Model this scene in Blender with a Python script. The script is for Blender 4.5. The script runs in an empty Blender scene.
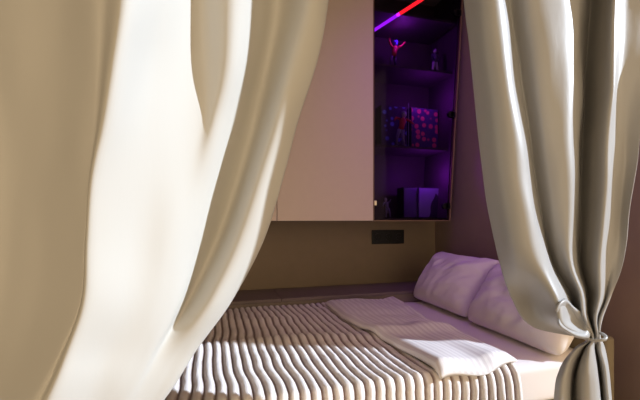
import bpy, bmesh, math, random
from mathutils import Vector, Matrix, noise
random.seed(7)
PI = math.pi
scn = bpy.context.scene
col = scn.collection

# ------------------------------------------------------------------ camera
F = 370.0; HZ = 218.0; TH = math.radians(16); CZ = 1.07
CT, ST = math.cos(TH), math.sin(TH)
cam = bpy.data.cameras.new('camera'); cam_o = bpy.data.objects.new('camera', cam); col.objects.link(cam_o)
cam.sensor_width = 36; cam.lens = F/640*36; cam.shift_y = (HZ-200)/640
cam.clip_start = .02
cam_o.location = (0, 0, CZ); cam_o.rotation_euler = (PI/2, 0, -TH)
scn.camera = cam_o

def at(u, v, Y):
    """where the sight line to (u, v) of the photograph meets the depth Y of the room"""
    a = (u-320)/F; b = (HZ-v)/F
    d = Y/(CT-a*ST)
    return Vector((d*(a*CT+ST), Y, CZ+b*d))

# ------------------------------------------------------------------ materials
def mat(name, color, rough=.6, spec=.3, metal=0, noise_scale=0, noise_amt=0, bump=0, bump_scale=200, sheen=0, coat=0, stretch=None):
    m = bpy.data.materials.new(name); m.use_nodes = True
    nt = m.node_tree; p = nt.nodes['Principled BSDF']
    p.inputs['Base Color'].default_value = (*color, 1)
    p.inputs['Roughness'].default_value = rough
    p.inputs['Specular IOR Level'].default_value = spec
    p.inputs['Metallic'].default_value = metal
    p.inputs['Sheen Weight'].default_value = sheen
    p.inputs['Coat Weight'].default_value = coat
    tc = nt.nodes.new('ShaderNodeTexCoord')
    src = tc.outputs['Object']
    if stretch:
        mp = nt.nodes.new('ShaderNodeMapping'); mp.inputs['Scale'].default_value = stretch
        nt.links.new(src, mp.inputs['Vector']); src = mp.outputs['Vector']
    if noise_amt:
        n = nt.nodes.new('ShaderNodeTexNoise'); n.inputs['Scale'].default_value = noise_scale; n.inputs['Detail'].default_value = 4
        nt.links.new(src, n.inputs['Vector'])
        r = nt.nodes.new('ShaderNodeMapRange'); r.inputs['To Min'].default_value = 1-noise_amt; r.inputs['To Max'].default_value = 1+noise_amt
        nt.links.new(n.outputs['Fac'], r.inputs['Value'])
        mx = nt.nodes.new('ShaderNodeMix'); mx.data_type = 'RGBA'; mx.blend_type = 'MULTIPLY'; mx.inputs['Factor'].default_value = 1
        mx.inputs['A'].default_value = (*color, 1)
        nt.links.new(r.outputs['Result'], mx.inputs['B'])
        nt.links.new(mx.outputs['Result'], p.inputs['Base Color'])
    if bump:
        n2 = nt.nodes.new('ShaderNodeTexNoise'); n2.inputs['Scale'].default_value = bump_scale; n2.inputs['Detail'].default_value = 3
        nt.links.new(src, n2.inputs['Vector'])
        bp = nt.nodes.new('ShaderNodeBump'); bp.inputs['Strength'].default_value = bump; bp.inputs['Distance'].default_value = .004
        nt.links.new(n2.outputs['Fac'], bp.inputs['Height']); nt.links.new(bp.outputs['Normal'], p.inputs['Normal'])
    return m

def emit(name, color, strength):
    m = bpy.data.materials.new(name); m.use_nodes = True
    nt = m.node_tree; nt.nodes.remove(nt.nodes['Principled BSDF'])
    e = nt.nodes.new('ShaderNodeEmission'); e.inputs['Color'].default_value = (*color, 1); e.inputs['Strength'].default_value = strength
    nt.links.new(e.outputs[0], nt.nodes['Material Output'].inputs[0])
    return m

M = {}
M['curtain'] = mat('curtain_satin', (.39, .385, .38), rough=.42, spec=.55, sheen=.08, bump=.12, bump_scale=60, stretch=(1, 1, .25))
M['blackout'] = mat('curtain_cream', (.525, .51, .47), rough=.75, spec=.15, bump=.06, bump_scale=40, stretch=(1, 1, .3))
M['wall_back'] = mat('brown_wall_panel', (.25, .185, .125), rough=.6, spec=.25, noise_scale=14, noise_amt=.06)
M['wall_side'] = mat('taupe_wall', (.30, .22, .16), rough=.8, spec=.15, noise_scale=14, noise_amt=.06)
M['ceiling'] = mat('ceiling_paint', (.62, .58, .52), rough=.9)
M['floor'] = mat('floor_wood', (.46, .34, .23), rough=.5, noise_scale=3, noise_amt=.25, stretch=(1, 12, 1))
M['door'] = mat('cabinet_front_matt', (.70, .575, .475), rough=.55, spec=.25, noise_scale=30, noise_amt=.02)
M['carcass'] = mat('cabinet_carcass', (.14, .105, .08), rough=.55, spec=.25)
M['carcass_in'] = mat('cabinet_inside', (.11, .085, .085), rough=.5, spec=.3)
M['ledge'] = mat('ledge_board', (.20, .155, .14), rough=.45, spec=.35, noise_scale=5, noise_amt=.15, stretch=(2, 14, 2))
M['ledge_front'] = mat('ledge_front_board', (.30, .24, .20), rough=.5, spec=.3, noise_scale=5, noise_amt=.1)
M['sheet'] = mat('white_cotton', (.86, .80, .78), rough=.75, spec=.2, sheen=.1, bump=.10, bump_scale=25)
M['pillow'] = mat('pillow_cotton', (.86, .80, .79), rough=.7, spec=.25, sheen=.1, bump=.15, bump_scale=14)
M['bedframe'] = mat('olive_upholstery', (.20, .16, .105), rough=.8, spec=.2, bump=.2, bump_scale=400)
M['black'] = mat('black_plastic', (.008, .008, .008), rough=.45, spec=.35)
M['metal'] = mat('brushed_metal', (.6, .52, .42), rough=.3, metal=1)
M['bronze'] = mat('bronze_frame', (.26, .16, .10), rough=.45, metal=.2)
M['gloom'] = mat('dark_box', (.06, .05, .07), rough=.5)
M['lilac'] = mat('lilac_card', (.16, .13, .24), rough=.45)
M['violet_card'] = mat('violet_card', (.36, .32, .5), rough=.4)
M['red_toy'] = mat('red_toy', (.8, .08, .10), rough=.4)
M['blue_toy'] = mat('blue_toy', (.15, .15, .85), rough=.35)
M['pale_toy'] = mat('pale_toy', (.75, .65, .75), rough=.4)
M['led_violet'] = emit('led_violet', (.36, .01, 1), 3.0)
M['led_red'] = emit('led_red', (1, .01, .02), 1.6)
M['window_frame'] = mat('window_frame_paint', (.5, .48, .45), rough=.5)

# duvet: white satin stripe woven along its length
def striped(name, base, alt, period, axis='X'):
    m = mat(name, base, rough=.55, spec=.3, sheen=.1)
    nt = m.node_tree; p = nt.nodes['Principled BSDF']
    tc = nt.nodes.new('ShaderNodeTexCoord'); w = nt.nodes.new('ShaderNodeTexWave')
    w.wave_type = 'BANDS'; w.bands_direction = axis; w.inputs['Scale'].default_value = 2*PI/(20*period)
    nt.links.new(tc.outputs['UV'], w.inputs['Vector'])
    cr = nt.nodes.new('ShaderNodeValToRGB'); cr.color_ramp.elements[0].position = .42; cr.color_ramp.elements[1].position = .58
    cr.color_ramp.elements[0].color = (*base, 1); cr.color_ramp.elements[1].color = (*alt, 1)
    nt.links.new(w.outputs['Fac'], cr.inputs['Fac']); nt.links.new(cr.outputs['Color'], p.inputs['Base Color'])
    rr = nt.nodes.new('ShaderNodeMapRange'); rr.inputs['To Min'].default_value = .65; rr.inputs['To Max'].default_value = .4
    nt.links.new(w.outputs['Fac'], rr.inputs['Value']); nt.links.new(rr.outputs['Result'], p.inputs['Roughness'])
    return m
M['duvet'] = striped('satin_stripe_cotton', (.90, .86, .84), (.77, .72, .71), .028)

def plush_mat():
    m = mat('plush_rib', (.8, .74, .7), rough=.95, spec=.08, sheen=.25)
    nt = m.node_tree; p = nt.nodes['Principled BSDF']
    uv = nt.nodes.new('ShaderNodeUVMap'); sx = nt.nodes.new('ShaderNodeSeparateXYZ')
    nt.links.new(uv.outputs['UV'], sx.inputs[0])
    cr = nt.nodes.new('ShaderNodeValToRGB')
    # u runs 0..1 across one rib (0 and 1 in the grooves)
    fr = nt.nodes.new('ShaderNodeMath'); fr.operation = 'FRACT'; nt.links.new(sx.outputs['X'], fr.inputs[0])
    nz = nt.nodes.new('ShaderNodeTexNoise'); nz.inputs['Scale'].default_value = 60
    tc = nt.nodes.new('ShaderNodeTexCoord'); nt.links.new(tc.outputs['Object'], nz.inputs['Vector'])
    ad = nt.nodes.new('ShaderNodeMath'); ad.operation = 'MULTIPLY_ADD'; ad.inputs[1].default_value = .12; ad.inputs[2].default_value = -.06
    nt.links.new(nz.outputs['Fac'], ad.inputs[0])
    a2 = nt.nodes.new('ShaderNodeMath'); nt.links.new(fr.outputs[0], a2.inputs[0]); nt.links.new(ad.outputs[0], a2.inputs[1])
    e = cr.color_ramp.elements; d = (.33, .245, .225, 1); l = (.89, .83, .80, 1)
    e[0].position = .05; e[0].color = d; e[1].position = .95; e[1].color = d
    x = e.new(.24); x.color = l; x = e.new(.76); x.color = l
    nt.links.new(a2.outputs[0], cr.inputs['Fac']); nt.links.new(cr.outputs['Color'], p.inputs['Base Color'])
    n2 = nt.nodes.new('ShaderNodeTexNoise'); n2.inputs['Scale'].default_value = 350; nt.links.new(tc.outputs['Object'], n2.inputs['Vector'])
    bp = nt.nodes.new('ShaderNodeBump'); bp.inputs['Strength'].default_value = .4; bp.inputs['Distance'].default_value = .004
    nt.links.new(n2.outputs['Fac'], bp.inputs['Height']); nt.links.new(bp.outputs['Normal'], p.inputs['Normal'])
    return m
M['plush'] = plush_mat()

def glass_mat():
    m = bpy.data.materials.new('smoked_glass'); m.use_nodes = True
    nt = m.node_tree; nt.nodes.remove(nt.nodes['Principled BSDF'])
    t = nt.nodes.new('ShaderNodeBsdfTransparent'); t.inputs['Color'].default_value = (.6, .55, .64, 1)
    g = nt.nodes.new('ShaderNodeBsdfGlossy'); g.inputs['Roughness'].default_value = .03; g.inputs['Color'].default_value = (.25, .23, .25, 1)
    f = nt.nodes.new('ShaderNodeFresnel'); f.inputs['IOR'].default_value = 1.22
    x = nt.nodes.new('ShaderNodeMixShader')
    nt.links.new(f.outputs[0], x.inputs[0]); nt.links.new(t.outputs[0], x.inputs[1]); nt.links.new(g.outputs[0], x.inputs[2])
    nt.links.new(x.outputs[0], nt.nodes['Material Output'].inputs[0])
    return m
M['glass'] = glass_mat()

# ------------------------------------------------------------------ object helpers
def link(name, bm, m, parent=None, smooth=False):
    bmesh.ops.recalc_face_normals(bm, faces=bm.faces)
    me = bpy.data.meshes.new(name); bm.to_mesh(me); bm.free()
    if m: me.materials.append(m)
    if smooth:
        for p in me.polygons: p.use_smooth = True
    o = bpy.data.objects.new(name, me); col.objects.link(o)
    if parent:
        o.parent = parent
        if parent.type == 'EMPTY': o.location = -parent.location   # shapes are written in room coordinates
    return o

def thing(name, label, cat, loc=(0, 0, 0), group=None):
    o = bpy.data.objects.new(name, None); col.objects.link(o); o.location = loc; o.empty_display_size = .05
    return tag(o, label, cat, group)

def tag(o, label, cat, group=None):
    o['label'] = label; o['category'] = cat
    if group: o['group'] = group
    return o

def struct(o):
    o['kind'] = 'structure'; return o

def box_bm(x0, x1, y0, y1, z0, z1, bevel=0, seg=2, bm=None):
    nb = bmesh.new()
    bmesh.ops.create_cube(nb, size=1)
    for v in nb.verts:
        v.co = Vector(((x0+x1)/2+v.co.x*(x1-x0), (y0+y1)/2+v.co.y*(y1-y0), (z0+z1)/2+v.co.z*(z1-z0)))
    if bevel:
        bmesh.ops.bevel(nb, geom=nb.edges[:], offset=bevel, segments=seg, affect='EDGES', profile=.5)
    if bm is None: return nb
    me = bpy.data.meshes.new('t'); nb.to_mesh(me); nb.free(); bm.from_mesh(me); bpy.data.meshes.remove(me)
    return bm

def prism_bm(poly_xz, y0, y1):
    """solid with an outline in the x-z plane"""
    bm = bmesh.new()
    a = [bm.verts.new((x, y0, z)) for x, z in poly_xz]; b = [bm.verts.new((x, y1, z)) for x, z in poly_xz]
    n = len(a); bm.faces.new(a); bm.faces.new(b[::-1])
    for i in range(n): bm.faces.new((a[i], b[i], b[(i+1) % n], a[(i+1) % n]))
    return bm

def tube(bm, pts, radii, n=10, cap=True):
    rings = []
    for i, p in enumerate(pts):
        p = Vector(p)
        d = (Vector(pts[min(i+1, len(pts)-1)])-Vector(pts[max(i-1, 0)])).normalized()
        up = Vector((0, 0, 1)) if abs(d.z) < .9 else Vector((0, 1, 0))
        s = d.cross(up).normalized(); t = s.cross(d)
        r = radii[i] if isinstance(radii, (list, tuple)) else radii
        rings.append([bm.verts.new(p+r*(math.cos(2*PI*k/n)*s+math.sin(2*PI*k/n)*t)) for k in range(n)])
    for a, b in zip(rings, rings[1:]):
        for k in range(n): bm.faces.new((a[k], a[(k+1) % n], b[(k+1) % n], b[k]))
    if cap: bm.faces.new(rings[0]); bm.faces.new(rings[-1][::-1])
    return bm

def ball(bm, c, r, sc=(1, 1, 1), seg=12):
    bmesh.ops.create_uvsphere(bm, u_segments=seg, v_segments=seg*2//3, radius=1,
                              matrix=Matrix.Translation(c) @ Matrix.Diagonal((r*sc[0], r*sc[1], r*sc[2], 1)))
    return bm

def cr(p0, p1, p2, p3, t):
    return .5*((2*p1)+(p2-p0)*t+(2*p0-5*p1+4*p2-p3)*t*t+(3*p1-p0-3*p2+p3)*t**3)

def spline(pts, n):
    out = []
    for i in range(len(pts)-1):
        p0 = pts[max(i-1, 0)]; p3 = pts[min(i+2, len(pts)-1)]
        for k in range(n): out.append(cr(p0, pts[i], pts[i+1], p3, k/n))
    out.append(pts[-1].copy()); return out

def loft(cols, nr=8, nc=8, wrinkle=0, wfreq=(9, 9, 3)):
    """cols[column][row] of control points -> smooth sheet"""
    fine = [spline(c, nr) for c in cols]
    rows = [spline([fine[c][r] for c in range(len(cols))], nc) for r in range(len(fine[0]))]
    bm = bmesh.new()
    vs = []
    for row in rows:
        line = []
        for p in row:
            if wrinkle:
                w = noise.noise(Vector((p.x*wfreq[0], p.y*wfreq[1], p.z*wfreq[2])))
                p = p+Vector((0, -wrinkle*w, 0))
            line.append(bm.verts.new(p))
        vs.append(line)
    for a, b in zip(vs, vs[1:]):
        for k in range(len(a)-1): bm.faces.new((a[k], a[k+1], b[k+1], b[k]))
    return bm, rows

# ------------------------------------------------------------------ setting
XW, YB, ZC = 1.74, 2.65, 2.80           # right wall, back wall, ceiling
XL = -1.35
struct(link('floor', box_bm(XL-.1, XW+.12, -1.6, YB+.1, -.1, 0), M['floor']))
struct(link('ceiling', box_bm(XL-.1, XW+.12, -1.6, YB+.1, ZC, ZC+.1), M['ceiling']))
struct(link('wall_back', box_bm(XL-.1, XW+.12, YB, YB+.1, 0, ZC), M['wall_back']))
struct(link('wall_left', box_bm(XL-.1, XL, 1.1, YB, 0, ZC), M['wall_side']))
JY = 1.02                                # far jamb of the balcony opening in the right wall
bm = box_bm(XW, XW+.12, JY, YB, 0, ZC)
box_bm(XW, XW+.12, -.45, JY, 2.76, ZC, bm=bm)
box_bm(XW, XW+.12, -1.6, -.45, 0, ZC, bm=bm)
struct(link('wall_right', bm, M['wall_side']))
bm = box_bm(XW+.03, XW+.09, JY-.012, JY, 0, 2.76)
box_bm(XW+.03, XW+.09, -.45, -.40, 0, 2.76, bm=bm)
box_bm(XW+.03, XW+.09, -.40, JY-.012, 2.745, 2.76, bm=bm)
struct(link('window_1', bm, M['window_frame']))

# ledge along the back wall (boxed-in shelf beside the bed)
LY, LZ = 2.31, .563
t = thing('wall_ledge', 'dark brown boxed ledge running along the back wall beside the bed', 'shelf', (.45, (LY+YB)/2, 0))
bm = box_bm(-.60, .405, LY-.012, YB-.004, LZ-.022, LZ, .002)
link('top_board', bm, M['ledge'], t)
link('top_board', box_bm(.409, XW-.004, LY-.012, YB-.004, LZ-.022, LZ, .002), M['ledge'], t)
link('front_panel', box_bm(-.60, XW-.004, LY, LY+.018, .005, LZ-.024), M['ledge_front'], t)

# ------------------------------------------------------------------ wall cabinets
CY, CB, CTOP = 2.278, 1.052, 2.78
XS, XG = .376, 1.025
def cabinet(x0, x1, label):
    t = thing('wall_cabinet', label, 'cabinet', ((x0+x1)/2, YB, CB), 'plain wall cabinets')
    link('body', box_bm(x0+.001, x1-.001, CY+.021, YB-.004, CB-.004, CTOP), M['carcass'], t)
    link('door', box_bm(x0+.002, x1-.002, CY, CY+.019, CB, CTOP, .0015, 1), M['door'], t)
    return t
cabinet(XS, XG, 'beige flat fronted wall cabinet right beside the glass cabinet')
cabinet(XS-.65, XS, 'beige flat fronted wall cabinet mostly hidden behind the left curtain')

xb, xt = 1.620, 1.735                    # the filler on the right widens towards the ceiling
gt = thing('glass_cabinet', 'glass fronted display cabinet glowing violet inside', 'cabinet', ((XG+xb)/2, YB, CB))
th = .018
bm = box_bm(XG+.001, XG+th, CY+.022, YB-.02, CB, CTOP)
link('side_panel', bm, M['carcass_in'], gt)
link('side_panel', prism_bm([(xb-th, CB), (xb, CB), (xt, CTOP), (xt-th, CTOP)], CY+.022, YB-.02), M['carcass_in'], gt)
link('back_panel', prism_bm([(XG+.001, CB), (xb, CB), (xt, CTOP), (XG+.001, CTOP)], YB-.018, YB-.004), M['carcass_in'], gt)
link('bottom_panel', box_bm(XG+th+.001, xb-th-.001, CY+.022, YB-.02, CB, CB+th), M['carcass_in'], gt)
TZ = 2.47
link('top_panel', box_bm(XG+th+.001, 1.70-th, CY+.022, YB-.02, TZ, TZ+th), M['carcass_in'], gt)
def xr(z): return xb+(xt-xb)*(z-CB)/(CTOP-CB)
S1, S2 = 1.575, 2.135
for s in (S1, S2):
    link('shelf', box_bm(XG+th+.001, xr(s)-th-.002, CY+.05, YB-.02, s-.016, s, .001, 1), M['carcass_in'], gt)
door = link('door', prism_bm([(XG+.004, CB+.001), (xb-.003, CB+.001), (xt-.003, CTOP), (XG+.004, CTOP)], CY+.006, CY+.012), M['glass'], gt)
door['label'] = 'smoked glass door'
bm = prism_bm([(xb-.009, CB+.001), (xb, CB+.001), (xt, CTOP), (xt-.009, CTOP)], CY, CY+.020)
link('door_frame', bm, M['bronze'], door)
link('door_frame', box_bm(XG+.001, XG+.006, CY+.002, CY+.016, CB+.001, CTOP), M['bronze'], door)
link('door_frame', box_bm(XG+.006, xb-.009, CY+.002, CY+.016, CB-.003, CB+.003), M['bronze'], door)
for v in (206, 114, 11):
    z = at(450, v, CY).z; x = xr(z)-.012
    bm = bmesh.new(); tube(bm, [(x-.034, CY-.004, z), (x-.034, CY+.022, z)], .022, 16)
    box_bm(x-.034, x+.002, CY-.004, CY+.022, z-.021, z+.021, bm=bm)
    link('hinge', bm, M['black'], door)
p = at(374, 203, CY)
bm = box_bm(p.x+.002, p.x+.018, CY-.006, CY+.0055, p.z-.016, p.z+.016, .002)
link('catch', bm, M['metal'], door)
# LED profile crossing under the cabinet top, violet turning to red towards the front
pa, pm, pb = at(370, 33, YB-.03), at(401, 13, 2.46), at(440, -12, CY+.03)
zl = TZ-.012
def led_pt(u, v, z):
    a = (u-320)/F; b = (HZ-v)/F; d = (z-CZ)/b
    return Vector((d*(a*CT+ST), d*(CT-a*ST), z))
pa, pm, pb = led_pt(373, 31, zl), led_pt(400, 13.5, zl), led_pt(432, -7, zl)
prof = bmesh.new(); tube(prof, [pa+Vector((0, 0, .006)), pb+Vector((0, 0, .006))], .006, 8)
prof = link('led_profile', prof, M['carcass'], gt)
bm = bmesh.new(); tube(bm, [pa, pm], .011, 10); link('led_strip', bm, M['led_violet'], prof)['label'] = 'violet end of the LED strip'
bm = bmesh.new(); tube(bm, [pm, pb], .011, 10); link('led_strip', bm, M['led_red'], prof)['label'] = 'red end of the LED strip'

# LED strip on the ceiling just behind the curtain rail
led = thing('led_strip', 'violet LED strip on the ceiling behind the curtain rail', 'led strip', (1.05, 1.06, ZC))
link('profile', box_bm(.62, 1.48, 1.045, 1.075, ZC-.010, ZC-.001), M['carcass'], led)
link('diffuser', box_bm(.63, 1.47, 1.05, 1.07, ZC-.015, ZC-.0105), M['led_violet'], led)
# ---- things on display
def figurine(base, h, lean, mats, label, arms, base_r=.03, stand=True):
    t = thing('figurine', label, 'figurine', base, 'figurines behind the glass')
    b = Vector(base); s = h
    bm = bmesh.new()
    hip = b+Vector((lean*.2*s, 0, .48*s)); ch = b+Vector((lean*.6*s, 0, .74*s)); nk = b+Vector((lean*.75*s, 0, .82*s))
    for sg in (-1, 1):
        tube(bm, [hip+Vector((sg*.05*s, 0, 0)), b+Vector((sg*.085*s, -.01*s, .26*s)), b+Vector((sg*.12*s, 0, .05*s)), b+Vector((sg*.125*s, -.05*s, .035*s))],
             [.06*s, .045*s, .03*s, .028*s], 8)
    legs = link('legs', bm, mats[0], t, True)
    bm = bmesh.new()
    tube(bm, [hip, (hip+ch)/2, ch, nk], [.085*s, .075*s, .10*s, .04*s], 10)
    for sg, (ex, ez, hx, hz) in zip((-1, 1), arms):
        sh = ch+Vector((sg*.10*s, 0, .04*s))
        tube(bm, [sh, sh+Vector((ex*s, -.03*s, ez*s)), sh+Vector((hx*s, -.08*s, hz*s))], [.04*s, .032*s, .024*s], 8)
    link('torso', bm, mats[1], t, True)
    hd = ball(bmesh.new(), nk+Vector((lean*.1*s, 0, .09*s)), .08*s, (.9, .95, 1.1))
    hd = link('head', hd, mats[2], t, True)
    bm = ball(bmesh.new(), nk+Vector((lean*.1*s, .015*s, .115*s)), .085*s, (.95, .95, .95)); link('hair', bm, mats[3], hd, True)
    bm = bmesh.new(); tube(bm, [b+Vector((0, 0, .001)), b+Vector((0, 0, .03*s))], base_r, 20); link('stand', bm, M['gloom'], t)
    return t
def on(u, Y, z):                          # point on a shelf of height z at depth Y
    p = at(u, 100, Y); return (p.x, Y, z)
T = M
figurine(on(435, 2.42, S2+.001), .20, 0, (T['pale_toy'], T['lilac'], T['pale_toy'], T['gloom']),
         'pale standing figurine at the right end of the top glass cabinet shelf', ((-.07, -.15, .02, -.26), (.07, -.15, -.02, -.26)))
f = figurine(on(393, 2.45, S2+.001), .235, .12, (T['gloom'], T['red_toy'], T['blue_toy'], T['blue_toy']),
         'figurine with raised arms and a red body under the violet LED', ((-.10, .10, -.13, .22), (.12, .06, .2, .16)))
f = figurine(on(400, 2.36, S1+.001), .25, .15, (T['violet_card'], T['red_toy'], T['pale_toy'], T['violet_card']),
         'red leaping figurine in front of the picture boxes on the middle shelf', ((-.12, .02, -.2, -.06), (.12, -.05, .2, -.14)))
bm = bmesh.new(); q = Vector(on(408.5, 2.36, S1+.001)); tube(bm, [q, q+Vector((0, 0, .31))], .0035, 8)
link('pole', bm, M['violet_card'], f)
f = figurine(on(388, 2.36, CB+th+.001), .14, -.15, (T['violet_card'], T['violet_card'], T['pale_toy'], T['violet_card']),
         'small violet figurine in the left corner of the lowest glass cabinet shelf', ((-.08, -.1, -.1, -.2), (.08, .05, .1, .15)))

def dots_mat(name, base, dot, scale):
    m = mat(name, base, rough=.4); nt = m.node_tree; p = nt.nodes['Principled BSDF']
    tc = nt.nodes.new('ShaderNodeTexCoord'); v = nt.nodes.new('ShaderNodeTexVoronoi'); v.inputs['Scale'].default_value = scale; v.inputs['Randomness'].default_value = .6
    nt.links.new(tc.outputs['Object'], v.inputs['Vector'])
    c = nt.nodes.new('ShaderNodeValToRGB'); c.color_ramp.elements[0].color = (*dot, 1); c.color_ramp.elements[1].color = (*base, 1)
    c.color_ramp.elements[0].position = .30; c.color_ramp.elements[1].position = .40
    nt.links.new(v.outputs['Distance'], c.inputs['Fac']); nt.links.new(c.outputs['Color'], p.inputs['Base Color'])
    return m
def gift_box(u0, u1, Y, z, h, d, face_m, label, spine=None, group='boxes behind the glass'):
    x0, x1 = on(u0, Y, z)[0], on(u1, Y, z)[0]
    t = thing('display_box', label, 'box', ((x0+x1)/2, Y, z), group)
    link('carton', box_bm(x0, x1, Y, Y+d, z, z+h, .002, 1), M['gloom'], t)
    link('front_print', box_bm(x0+.005, x1-.004, Y-.0015, Y-.0003, z+.005, z+h-.005), face_m, t)
    if spine: link('spine', box_bm(x0-.0015, x0+.004, Y-.002, Y+d, z+.003, z+h-.003), spine, t)
    return t
gift_box(381, 407, 2.44, S1+.001, .31, .10, dots_mat('blue_spots', (.09, .05, .12), (.2, .2, .9), 22), 'display box printed with blue ovals on the middle shelf')
gift_box(411, 438, 2.46, S1+.001, .32, .10, dots_mat('red_spots', (.10, .06, .16), (.9, .12, .2), 20), 'display box printed with red dots on the middle shelf')
gift_box(403.5, 417.5, 2.44, CB+th+.001, .225, .10, M['lilac'], 'narrow dull violet box on the lowest glass cabinet shelf')
b4 = gift_box(419, 441, 2.42, CB+th+.001, .225, .10, M['violet_card'], 'wide violet box with a dark figure print and bright spine', spine=M['violet_card'])
# dark silhouette printed on that box
x0 = on(429, 2.42, 0)[0]; x1 = on(440, 2.42, 0)[0]; z0 = CB+th+.006; w = x1-x0
poly = [(0, 0), (1, 0), (1, .42), (.86, .52), (.9, .66), (.74, .80), (.58, .84), (.5, .72), (.36, .62), (.2, .5), (.1, .34), (.14, .18)]
link('figure_print', prism_bm([(x0+w*a, z0+.21*b) for a, b in poly], 2.42-.0026, 2.42-.0016), M['gloom'], b4)

# socket plate on the back wall
pc, pd = at(371.5, 230, YB), at(403.5, 243.5, YB)
t = thing('socket_plate', 'black triple socket plate on the brown back wall under the cabinets', 'power socket', ((pc.x+pd.x)/2, YB, (pc.z+pd.z)/2))
link('frame', box_bm(pc.x, pd.x, YB-.011, YB-.0005, pd.z, pc.z, .003), M['black'], t)
M['socket'] = mat('socket_insert', (.009, .009, .009), rough=.5, spec=.3)
for k in range(3):
    cx = pc.x+(pd.x-pc.x)*(k+.5)/3; cz = (pc.z+pd.z)/2
    bm = bmesh.new()
    w = (pd.x-pc.x)/3*.40
    n = 24
    rings = []
    for r, y in ((w*.78, YB-.0145), (w*.72, YB-.0145), (w*.66, YB-.0115)):
        rings.append([bm.verts.new((cx+r*math.cos(2*PI*i/n), y, cz+r*math.sin(2*PI*i/n))) for i in range(n)])
    r0 = [bm.verts.new((cx+w*.8*math.cos(2*PI*i/n), YB-.0112, cz+w*.8*math.sin(2*PI*i/n))) for i in range(n)]
    rings.insert(0, r0)
    for a, b in zip(rings, rings[1:]):
        for i in range(n): bm.faces.new((a[i], a[(i+1) % n], b[(i+1) % n], b[i]))
    bm.faces.new(rings[-1])
    so = link('socket', bm, M['socket'], t)
    bm = bmesh.new()
    for sg in (-1, 1):
        tube(bm, [(cx+sg*.0095, YB-.0119, cz), (cx+sg*.0095, YB-.0117, cz)], .0025, 10)
    link('pin_hole', bm, M['gloom'], so)

# ------------------------------------------------------------------ bed
BX0, BX1, BY0, BY1, MZ = -.32, 1.53, 1.147, 2.285, .50
t = thing('bed_frame', 'olive brown upholstered bed frame with low headboard', 'bed', ((BX0+1.6)/2, (BY0+BY1)/2, 0))
link('side_rail', box_bm(BX0, 1.55, BY0+.004, BY0+.04, .09, .345, .012), M['bedframe'], t, True)
link('side_rail', box_bm(BX0, 1.55, BY1-.03, BY1, .09, .345, .012), M['bedframe'], t, True)
link('foot_rail', box_bm(BX0-.04, BX0, BY0-.02, BY1, .09, .345, .012), M['bedframe'], t, True)
link('headboard', box_bm(1.552, 1.61, BY0-.005, BY1, .09, .575, .015), M['bedframe'], t, True)
link('slat_base', box_bm(BX0+.001, 1.55, BY0+.042, BY1-.032, .29, .33), M['bedframe'], t)
for x in (BX0+.05, 1.5):
    for y in (BY0+.05, BY1-.08):
        bm = bmesh.new(); tube(bm, [(x, y, 0), (x, y, .29)], [.022, .03], 12); link('leg', bm, M['black'], t)

t = thing('mattress', 'thick mattress in a white fitted sheet on the bed frame', 'mattress', ((BX0+BX1)/2, (BY0+BY1)/2, .348))
bm = box_bm(BX0+.01, BX1+.012, BY0, BY1-.005, .348, MZ, 0)
bmesh.ops.subdivide_edges(bm, edges=bm.edges[:], cuts=24, use_grid_fill=True)
for v in bm.verts:
    q = Vector(v.co)
    # rounded top edges and slight softness
    cx0, cx1, cy0, cy1, cz1 = BX0+.04, BX1-.02, BY0+.03, BY1-.035, MZ-.03
    c = Vector((min(max(q.x, cx0), cx1), min(max(q.y, cy0), cy1), min(max(q.z, .372), cz1)))
    d = q-c
    if d.length > 1e-6:
        mx = max(abs(d.x)/.03, abs(d.y)/.03, abs(d.z)/.03)
        v.co = c+d.normalized()*.03*min(mx, 1)
    w = noise.noise(q*6)*.004+noise.noise(q*Vector((3, 14, 3)).x*.0+Vector((q.x*18, q.y*5, q.z*3)))*.002
    v.co.z += w if q.z > MZ-.01 else 0
    if q.y < BY0+.005 and q.z < MZ-.005: v.co.y += .004*noise.noise(Vector((q.x*20, 0, q.z*10)))
link('fitted_sheet', bm, M['sheet'], t, True)

# ribbed plush blanket
RIB = .0365; BLX0, BLX1 = BX0-.005, 1.085
def blanket_h(x, y):
    h = .010+.004*noise.noise(Vector((x*3.1, y*3.3, 1.7)))
    y0 = 1.60-.10*(x-.2)+.03*math.sin(x*5)
    h += .014*math.exp(-((y-y0)/.055)**2)
    y1 = 1.92+.05*math.sin(x*4.3+1)
    h += .009*math.exp(-((y-y1)/.05)**2)*(.5+.5*math.sin(x*6+.5))
    h += .0035*math.sin(y*38+x*7+2*math.sin(x*9))*(.5+.5*noise.noise(Vector((x*3, y*4, 9))))*max(0, min(1, (y-1.2)/.2))
    return max(h, .005)
def side_wave(x, y):
    return .006*math.sin(y*7+x*2.2)+.0025*math.sin(y*21+x*5+.7)+.008*noise.noise(Vector((x*4, y*7, 5)))
prof = []                                    # (y, z, ny, nz, isflat) running from the back tuck to the front drop
yb, yf, zt = BY1-.012, BY0-.034, MZ+.004
for k in range(5): prof.append((yb, zt-.06+.012*k, 1, 0))
r = .022
for k in range(5):
    a = PI/2*k/4; prof.append((yb-r+r*math.cos(a), zt-r+.006+r*math.sin(a), math.cos(a), math.sin(a)))
ny_ = 120
for k in range(1, ny_): prof.append((yb-r+(yf+r-yb+r)*k/ny_, zt+.006, 0, 1))
for k in range(7):
    a = PI/2*k/6; prof.append((yf+r-r*math.sin(a), zt-r+.006+r*math.cos(a), -math.sin(a), math.cos(a)))
for k in range(1, 22): prof.append((yf-.004-.008*(k/21), zt-r-.335*k/21, -1, 0))
nrib = int(round((BLX1-BLX0)/RIB)); per = 10; ncol = nrib*per
bm = bmesh.new(); uvl = bm.loops.layers.uv.new('UVMap')
vs = []
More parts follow.
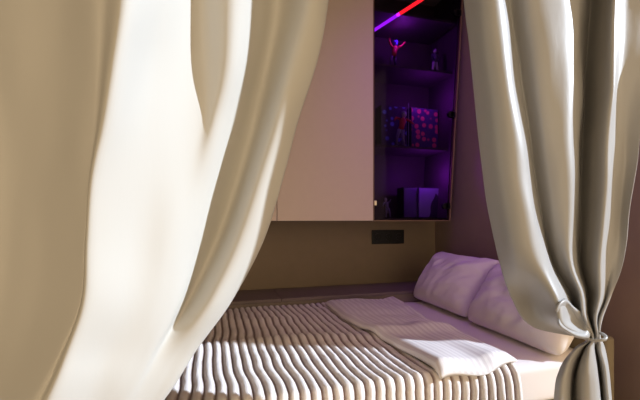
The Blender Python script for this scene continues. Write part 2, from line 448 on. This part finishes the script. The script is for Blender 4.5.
for i in range(ncol+1):
    x = BLX0+(BLX1-BLX0)*i/ncol; line = []
    ph = (i % per)/per
    rr = .0155*(abs(math.sin(PI*ph))**.62)
    for (y, z, ny, nz) in prof:
        flat = nz*nz
        yy = y; hh = blanket_h(x, y)*flat*(1 if nz > .9 else nz)
        k = rr*(1+.18*noise.noise(Vector((x*30, y*22, z*22))))
        tuft = .0016*noise.noise(Vector((x*150, y*90, z*90)))
        sw = side_wave(x, y)*(.85 if nz > .9 else .85*max(nz, 0))
        dropw = 0 if nz > .9 or y > 2 else .010*math.sin(x*9+1)*min(1, (zt-z)/.1)
        line.append(bm.verts.new((x+sw*min(1, max(0, (BLX1+.05-x)/.15)), yy+ny*(k+tuft)+dropw-(.012 if False else 0), z+hh+nz*(k+tuft))))
    vs.append(line)
uvs = {}
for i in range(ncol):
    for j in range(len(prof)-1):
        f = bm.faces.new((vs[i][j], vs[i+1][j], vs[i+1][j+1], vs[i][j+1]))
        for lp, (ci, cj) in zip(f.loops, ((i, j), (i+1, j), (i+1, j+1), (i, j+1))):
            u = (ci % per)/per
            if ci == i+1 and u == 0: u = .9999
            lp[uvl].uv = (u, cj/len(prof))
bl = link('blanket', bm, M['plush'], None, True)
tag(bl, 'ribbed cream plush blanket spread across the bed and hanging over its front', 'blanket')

# folded duvet strip with a satin stripe
DX0, DX1, DY0, DY1 = .70, 1.085, 1.088, 2.19
def duvet():
    bm = bmesh.new(); uvl = bm.loops.layers.uv.new('UVMap')
    nx, ny = 40, 110; top = []; bot = []
    for i in range(nx+1):
        s = i/nx; lt = []; lb = []
        for j in range(ny+1):
            q = j/ny
            yfr = DY0+.03*s-.01*math.sin(s*PI)+.006*math.sin(s*9); ybk = DY1-.05*s+.015*math.sin(s*8)
            y = yfr+(ybk-yfr)*q
            xl = DX0-.015+.03*max(0, 1-q*4)+.035*math.sin(q*6.0+.6)-.035*(q > .8)*(q-.8)/.2; xrt = DX1-.012+.012*math.sin(q*5+2)+.10*max(0, q-.55)
            x = xl+(xrt-xl)*s
            e = min(s, 1-s)*nx; e2 = min(q, 1-q)*ny
            edge = min(1, e/3)**.5*min(1, e2/4)**.5
            base = MZ+.033+blanket_h(min(x, 1.085), max(y, 1.12))
            if x > 1.09: base -= .02*min(1, (x-1.09)/.05)
            # soft wrinkles running along the length
            wr = .008*noise.noise(Vector((x*9, y*3.2, 2)))+.006*noise.noise(Vector((x*16+y*4, y*5, 7)))+.006*math.sin(s*11+q*3)*.6
            hgt = .02*edge+.008
            z = base+wr+hgt
            # front hem droops over the bed edge
            dr = max(0, (1.13-y))
            z -= dr*.5
            zb = base+wr*.3-dr*.5
            lt.append(bm.verts.new((x, y, z))); lb.append(bm.verts.new((x, y, zb)))
        top.append(lt); bot.append(lb)
    def quad(a, b, c, d, uv):
        f = bm.faces.new((a, b, c, d))
        for lp, w in zip(f.loops, uv): lp[uvl].uv = w
    for i in range(nx):
        for j in range(ny):
            uv = [(i/nx*.42, j/ny), ((i+1)/nx*.42, j/ny), ((i+1)/nx*.42, (j+1)/ny), (i/nx*.42, (j+1)/ny)]
            quad(top[i][j], top[i+1][j], top[i+1][j+1], top[i][j+1], uv)
            quad(bot[i][j], bot[i][j+1], bot[i+1][j+1], bot[i+1][j], uv)
    for i in range(nx):
        for j in (0, ny):
            quad(top[i][j], top[i+1][j], bot[i+1][j], bot[i][j], [(0, 0)]*4)
    for j in range(ny):
        for i in (0, nx):
            quad(top[i][j], top[i][j+1], bot[i][j+1], bot[i][j], [(0, 0)]*4)
    return bm
dv = link('duvet', duvet(), M['duvet'], None, True)
tag(dv, 'white satin striped duvet folded into a strip across the ribbed blanket', 'duvet')

# pillows
def pillow_bm(c, w, h, tk, upv, seed):
    bm = bmesh.new(); n = 44
    up = Vector(upv).normalized(); wd = Vector((0, 1, 0)); nm = wd.cross(up).normalized()   # nm points to the foot of the bed
    if nm.x > 0: nm = -nm
    grid = {}
    for side in (1, -1):
        for i in range(n+1):
            for j in range(n+1):
                a = -1+2*i/n; b = -1+2*j/n
                if side == -1 and (i in (0, n) or j in (0, n)):
                    grid[(side, i, j)] = grid[(1, i, j)]; continue
                prof = max(0, (1-abs(a)**3.6))**.5*max(0, (1-abs(b)**2.6))**.5
                th = tk*prof
                # seams pull in along the sides, corners stay out
                pa = a*(1-.03*(1-b*b)-.03*(b*b)**4); pb = b*(1-.02*(1-a*a)-.05*(a*a)**4)
                wr = .016*noise.noise(Vector((a*2.4+seed, b*2.2, side*3)))+.012*(1-abs(noise.noise(Vector((a*3+b*2.2+seed, b*1.2-a, side+4))))*3)*.5+.008*noise.noise(Vector((a*6+b*3+seed, b*4, side)))
                crn = .012*math.sin(7*math.atan2(b, a)+seed)*prof*(a*a+b*b)*.5
                sag = -.02*(1-a*a)*max(0, b)
                p = Vector(c)+wd*(pa*w/2)+up*(pb*h/2+sag)+nm*(side*(th+(wr+crn)*prof))
                grid[(side, i, j)] = bm.verts.new(p)
    for side in (1, -1):
        for i in range(n):
            for j in range(n):
                bm.faces.new([grid[(side, i, j)], grid[(side, i+1, j)], grid[(side, i+1, j+1)], grid[(side, i, j+1)]])
    return bm
for (cy, cx, cz, sd, lab) in ((2.0, 1.437, .668, 3, 'white pillow in the far corner of the bed head against the back wall side'),
                              (1.43, 1.432, .660, 11, 'white pillow at the near side of the bed head behind the right curtain')):
    t = tag(link('pillow', pillow_bm((cx, cy, cz+.012), .57, .392, .10, (.60, 0, .80), sd), M['pillow'], None, True), lab, 'pillow', 'pillows at the bed head')

# ------------------------------------------------------------------ curtains
def pad(cols_uvy, rows_up, rows_down): pass

# left curtain: rows at these photo heights, then up to the rail and down to the floor
V = [0, 60, 120, 180, 240, 300, 350, 400]
L = [
 ([-110, -110, -110, -112, -116, -122, -135, -150], [1.02]*8),
 ([-60, -60, -60, -62, -66, -75, -85, -100],         [1.0]*8),
 ([-18, -15, -12, -16, -22, -28, -40, -60],          [.985, .985, .975, .97, .965, .96, .965, .97]),
 ([18, 20, 22, 20, 14, 2, -12, -32],                 [.935, .93, .94, .945, .945, .95, .95, .945]),
 ([55, 57, 58, 55, 46, 34, 18, -2],                  [.895, .89, .88, .875, .89, .90, .90, .89]),
 ([90, 91, 89, 84, 80, 76, 56, 30],                  [.815]*8),
 ([106, 103, 98, 90, 86, 82, 64, 41],                [.80, .80, .80, .803, .805, .806, .807, .807]),
 ([128, 119, 109, 97, 92, 89, 73, 52],               [.768, .770, .778, .79, .795, .795, .795, .795]),
 ([165, 157, 150, 142, 135, 128, 110, 88],           [.86, .86, .855, .85, .85, .845, .845, .84]),
 ([200, 201, 200, 184, 171, 159, 137, 110],          [.955, .95, .938, .91, .89, .88, .87, .865]),
 ([236, 232, 220, 208, 193, 178, 152, 124],          [.91, .913, .935, .95, .935, .915, .89, .88]),
 ([277, 267, 254, 238, 217, 189, 160, 134],          [1.05, 1.05, 1.045, 1.04, 1.02, .97, .915, .895]),
 ([308, 293, 276, 258, 238, 212, 178, 150],          [.94, .94, .935, .93, .925, .915, .925, .915]),
 ([327, 316, 297, 281, 262, 231, 195, 163],          [.965, .965, .965, .965, .96, .955, .95, .935]),
 ([325, 314, 295, 279, 260, 229, 193, 161],          [1.0]*8),
]
cols = []
nL = len(L)
for i, (us, ys) in enumerate(L):
    f = i/(nL-1)
    pts = [at(u, v, y) for u, v, y in zip(us, V, ys)]
    up = []
    for k in range(1, 5):
        g = .6**k; du = (us[0]-us[1])*(1-g)/.4*.6*.5
        q = at(us[0]+du, -70*k, ys[0]); q.y = .93+(ys[0]-.93)*(1-.1*k); up.append(q)
    zs = up[-1].z
    up.append(Vector((up[-1].x, up[-1].y, (zs+2.74)/2))); up.append(Vector((up[-2].x, up[-2].y, 2.74)))
    # below the frame the cloth runs down to its own tieback
    p4 = pts[-1]; p3 = pts[-2]; tie = Vector((-.64+.22*f, .93+(ys[-1]-.93)*.55, .30))
    low = [p4+(p4-p3)*.8]
    low[0] = low[0].lerp(tie, .35); low.append(low[0].lerp(tie, .6)); low += [tie, Vector((-.66+.30*f, .93+(ys[-1]-.93)*.8, .15)), Vector((-.68+.36*f, .93+(ys[-1]-.93), .012))]
    cols.append(up[::-1]+pts+low)
bm, rows = loft(cols, 7, 9, .006, (14, 10, 5))
lc = thing('curtain', 'cream curtain on the left, glaring white in the sunlight', 'curtain', (-.4, .93, 0), 'bed alcove curtains')
o = link('fabric', bm, M['blackout'], lc, True)
md = o.modifiers.new('thickness', 'SOLIDIFY'); md.thickness = .002
bm = bmesh.new()
ring = [(-.53+.135*math.cos(2*PI*k/28), .93+.095*math.sin(2*PI*k/28), .30+.01*math.cos(2*PI*k/28)) for k in range(29)]
tube(bm, ring, .008, 8, False); link('tieback', bm, M['curtain'], lc, True)

# right curtain, gathered at a tieback
R = [
 ([(465, 0), (475, 100), (487, 200), (499, 260), (512, 299), (532, 326), (584.0, 338.0)], [1.03, 1.02, 1.01, 1.01, 1.01, 1.0, .95]),
 ([(482, 0), (493, 100), (506, 200), (518, 260), (533, 299), (548, 323), (585.4, 337.7)], [.963, .946, .932, .922, .975, .955, .93]),
 ([(500, 0), (514, 100), (529, 200), (543, 260), (558, 301), (563, 324), (586.8, 337.3)], [.945, .925, .91, .895, .865, .86, .905]),
 ([(508, 0), (522, 100), (537, 200), (551, 260), (568, 296), (574, 318), (588.2, 337.0)], [1.02, 1.01, 1.0, .99, .96, .97, .935]),
 ([(530, 0), (540, 100), (551, 200), (560, 260), (573, 292), (578, 314), (589.7, 336.7)], [.96, .958, .955, .95, .955, .945, .925]),
 ([(563, 0), (568, 100), (570, 200), (570, 260), (579, 292), (582, 314), (591.1, 336.3)], [.941, .929, .929, .922, .91, .905, .905]),
 ([(577, 0), (578, 100), (576, 200), (575, 260), (583, 292), (585, 314), (592.5, 336.0)], [.96, .96, .955, .945, .93, .92, .915]),
 ([(590, 0), (584, 100), (580, 200), (580, 260), (587, 292), (588, 314), (593.9, 336.0)], [1.02, 1.02, 1.01, .995, .97, .95, .935]),
 ([(606, 0), (598, 100), (594, 200), (590, 260), (594, 295), (592, 316), (595.3, 336.0)], [.945, .945, .945, .94, .93, .92, .915]),
 ([(615, 0), (610, 100), (606, 200), (600, 260), (600, 296), (595, 318), (596.8, 336.0)], [.905, .906, .906, .903, .90, .895, .90]),
 ([(624, 0), (616, 100), (612, 200), (606, 260), (604, 298), (598, 318), (598.2, 336.0)], [.93, .93, .925, .925, .925, .925, .93]),
 ([(645, 0), (628, 100), (621, 200), (614, 260), (607, 300), (601, 321), (599.6, 336.0)], [.917, .925, .927, .92, .91, .905, .91]),
 ([(668, 0), (646, 100), (632, 200), (622, 260), (608, 301), (602, 322), (601.0, 336.0)], [.90, .90, .90, .905, .91, .915, .925]),
]
tail_u = [574, 576, 578, 580, 583, 586, 588, 590, 592, 594, 596, 598, 600]
T1 = [(574+31*k/12, 349) for k in range(13)]
T2 = [560, 566, 571, 575, 580, 586, 591, 595, 598, 601, 604, 607, 609]
T3 = [554, 561, 568, 573, 579, 586, 593, 598, 601, 603, 606, 609, 612]
YT = [.93, .91, .92, .955, .91, .89, .885, .895, .935, .945, .91, .905, .93]
cols = []
nR = len(R); SH = .18
R = [(uv, [y-SH for y in ys]) for uv, ys in R]; YT = [y-SH for y in YT]
for i, (uv, ys) in enumerate(R):
    f = i/(nR-1)
    pts = [at(u, v, y) for (u, v), y in zip(uv, ys)]
    p0 = pts[0]
    q = at(uv[0][0]-(uv[1][0]-uv[0][0])*.5, -80, ys[0]); top = [q, Vector((q.x, .76+(p0.y-.76)*.9, 2.4)), Vector((q.x, .76+(p0.y-.76)*.8, 2.74))]
    t1 = at(T1[i][0], 349, .745+(YT[i]-.74)*.7); t2 = at(T2[i], 370, YT[i]); t3 = at(T3[i], 402, YT[i])
    low = [t1, t2, t3, Vector((t3.x+.05*(f-.4), YT[i], .30)), Vector((t3.x+.08*(f-.4), YT[i], .012))]
    cols.append(top[::-1]+pts+low)
bm, rows = loft(cols, 12, 12, .007, (15, 10, 6))
# the fold turned open just above the tieback: an outer skin, a rolled lip and a hollow
lip = [(556, 308), (558, 316), (559, 325), (567, 331), (577, 336), (588, 336), (589, 326), (583, 315), (574, 308), (565, 300)]
near = [.85, .862, .838, .855, .865, .89, .905, .91, .895, .86]
def lip_ring(sc, back, shift=(0, 0)):
    cu, cv = 572+shift[0], 319+shift[1]
    pts = [at(cu+(u-572)*sc, cv+(v-319)*sc, y*(1-back[0])+back[1]*back[0]-SH) for (u, v), y in zip(lip, near)]
    pts = [pts[-1]]+pts+pts[:2]
    return spline(pts, 6)[6:-7+0]
rgs = [lip_ring(1.12, (1, .925)), lip_ring(1.10, (.55, .915)), lip_ring(1.03, (.1, .9)), lip_ring(.95, (0, .9)), lip_ring(.86, (.15, .9)), lip_ring(.70, (.5, .91), (1, 0)), lip_ring(.45, (.85, .915), (3, 1)), lip_ring(.15, (1, .92), (5, 2))]
rv = [[bm.verts.new(p) for p in rg] for rg in rgs]
for p, q in zip(rv, rv[1:]):
    for k in range(len(p)): bm.faces.new((p[k], p[(k+1) % len(p)], q[(k+1) % len(p)], q[k]))
bm.faces.new(rv[-1])
edge = [r[0].copy() for r in rows]
rc = thing('curtain', 'beige satin curtain on the right, gathered low by a tieback', 'curtain', (.95, .74, 0), 'bed alcove curtains')
o = link('fabric', bm, M['curtain'], rc, True)
md = o.modifiers.new('thickness', 'SOLIDIFY'); md.thickness = .002
bm = bmesh.new(); tube(bm, [e+Vector((.002, -.001, 0)) for e in edge], .0028, 6); link('hem', bm, M['curtain'], rc, True)
c = at(592, 337, .735)
bm = bmesh.new(); ring = []
for k in range(29):
    a = 2*PI*k/28
    ring.append((c.x+.0225*math.cos(a), c.y+.032*math.sin(a), c.z+.004+.006*math.cos(a)))
tube(bm, ring, .004, 8, False); link('tieback', bm, M['curtain'], rc, True)

t = thing('curtain_rail', 'plain curtain rail under the ceiling in front of the bed alcove', 'curtain rail', (.2, .93, ZC))
link('track', box_bm(-1.2, 1.70, .72, .97, 2.745, ZC-.001, .004), M['window_frame'], t)

# ------------------------------------------------------------------ light
w = bpy.data.worlds.new('world'); scn.world = w; w.use_nodes = True
wt = w.node_tree; bg = wt.nodes['Background']
# daylit room behind the camera: brighter towards the balcony side on the right
tc = wt.nodes.new('ShaderNodeTexCoord'); dt = wt.nodes.new('ShaderNodeVectorMath'); dt.operation = 'DOT_PRODUCT'
dt.inputs[1].default_value = Vector((.22, -1, .06)).normalized()
wt.links.new(tc.outputs['Generated'], dt.inputs[0])
mr = wt.nodes.new('ShaderNodeMapRange'); mr.interpolation_type = 'SMOOTHSTEP'; mr.inputs['From Min'].default_value = .35; mr.inputs['From Max'].default_value = 1
mr.inputs['To Min'].default_value = .16; mr.inputs['To Max'].default_value = 2.1
wt.links.new(dt.outputs['Value'], mr.inputs['Value']); wt.links.new(mr.outputs['Result'], bg.inputs['Strength'])
bg.inputs['Color'].default_value = (1, .765, .49, 1)

sun = bpy.data.lights.new('sun', 'SUN'); so = bpy.data.objects.new('sun', sun); col.objects.link(so)
sun.energy = 5.1; sun.angle = math.radians(1.0); sun.color = (.87, 1, 1.17)
ldir = Vector((-.854, .299, -.43)).normalized()
so.rotation_euler = ldir.to_track_quat('-Z', 'Y').to_euler(); so.location = (3, -.5, 3)

def point(name, loc, color, power, r=.03):
    l = bpy.data.lights.new(name, 'POINT'); o = bpy.data.objects.new(name, l); col.objects.link(o)
    l.energy = power; l.color = color; l.shadow_soft_size = r; o.location = loc; return o
VI = (.42, .03, 1)
point('led_glow_low', (1.50, CY+.06, 1.40), VI, 1.9)
point('led_glow_mid', (1.50, CY+.06, 1.95), VI, 1.8)
point('led_glow_top', (1.30, CY+.10, 2.38), VI, 1.5)

al = bpy.data.lights.new('led_strip_glow', 'AREA'); ao = bpy.data.objects.new('led_strip_glow', al); col.objects.link(ao)
al.shape = 'RECTANGLE'; al.size = .84; al.size_y = .03; al.energy = 5.0; al.spread = math.radians(100); al.color = (.42, .09, 1); ao.location = (1.05, 1.06, ZC-.018)
ao.rotation_euler = Vector((.6, .55, -1)).to_track_quat('-Z', 'Y').to_euler()
scn.view_settings.view_transform = 'Standard'; scn.view_settings.look = 'None'
scn.view_settings.exposure = 0; scn.view_settings.gamma = 1; scn.view_settings.use_curve_mapping = False
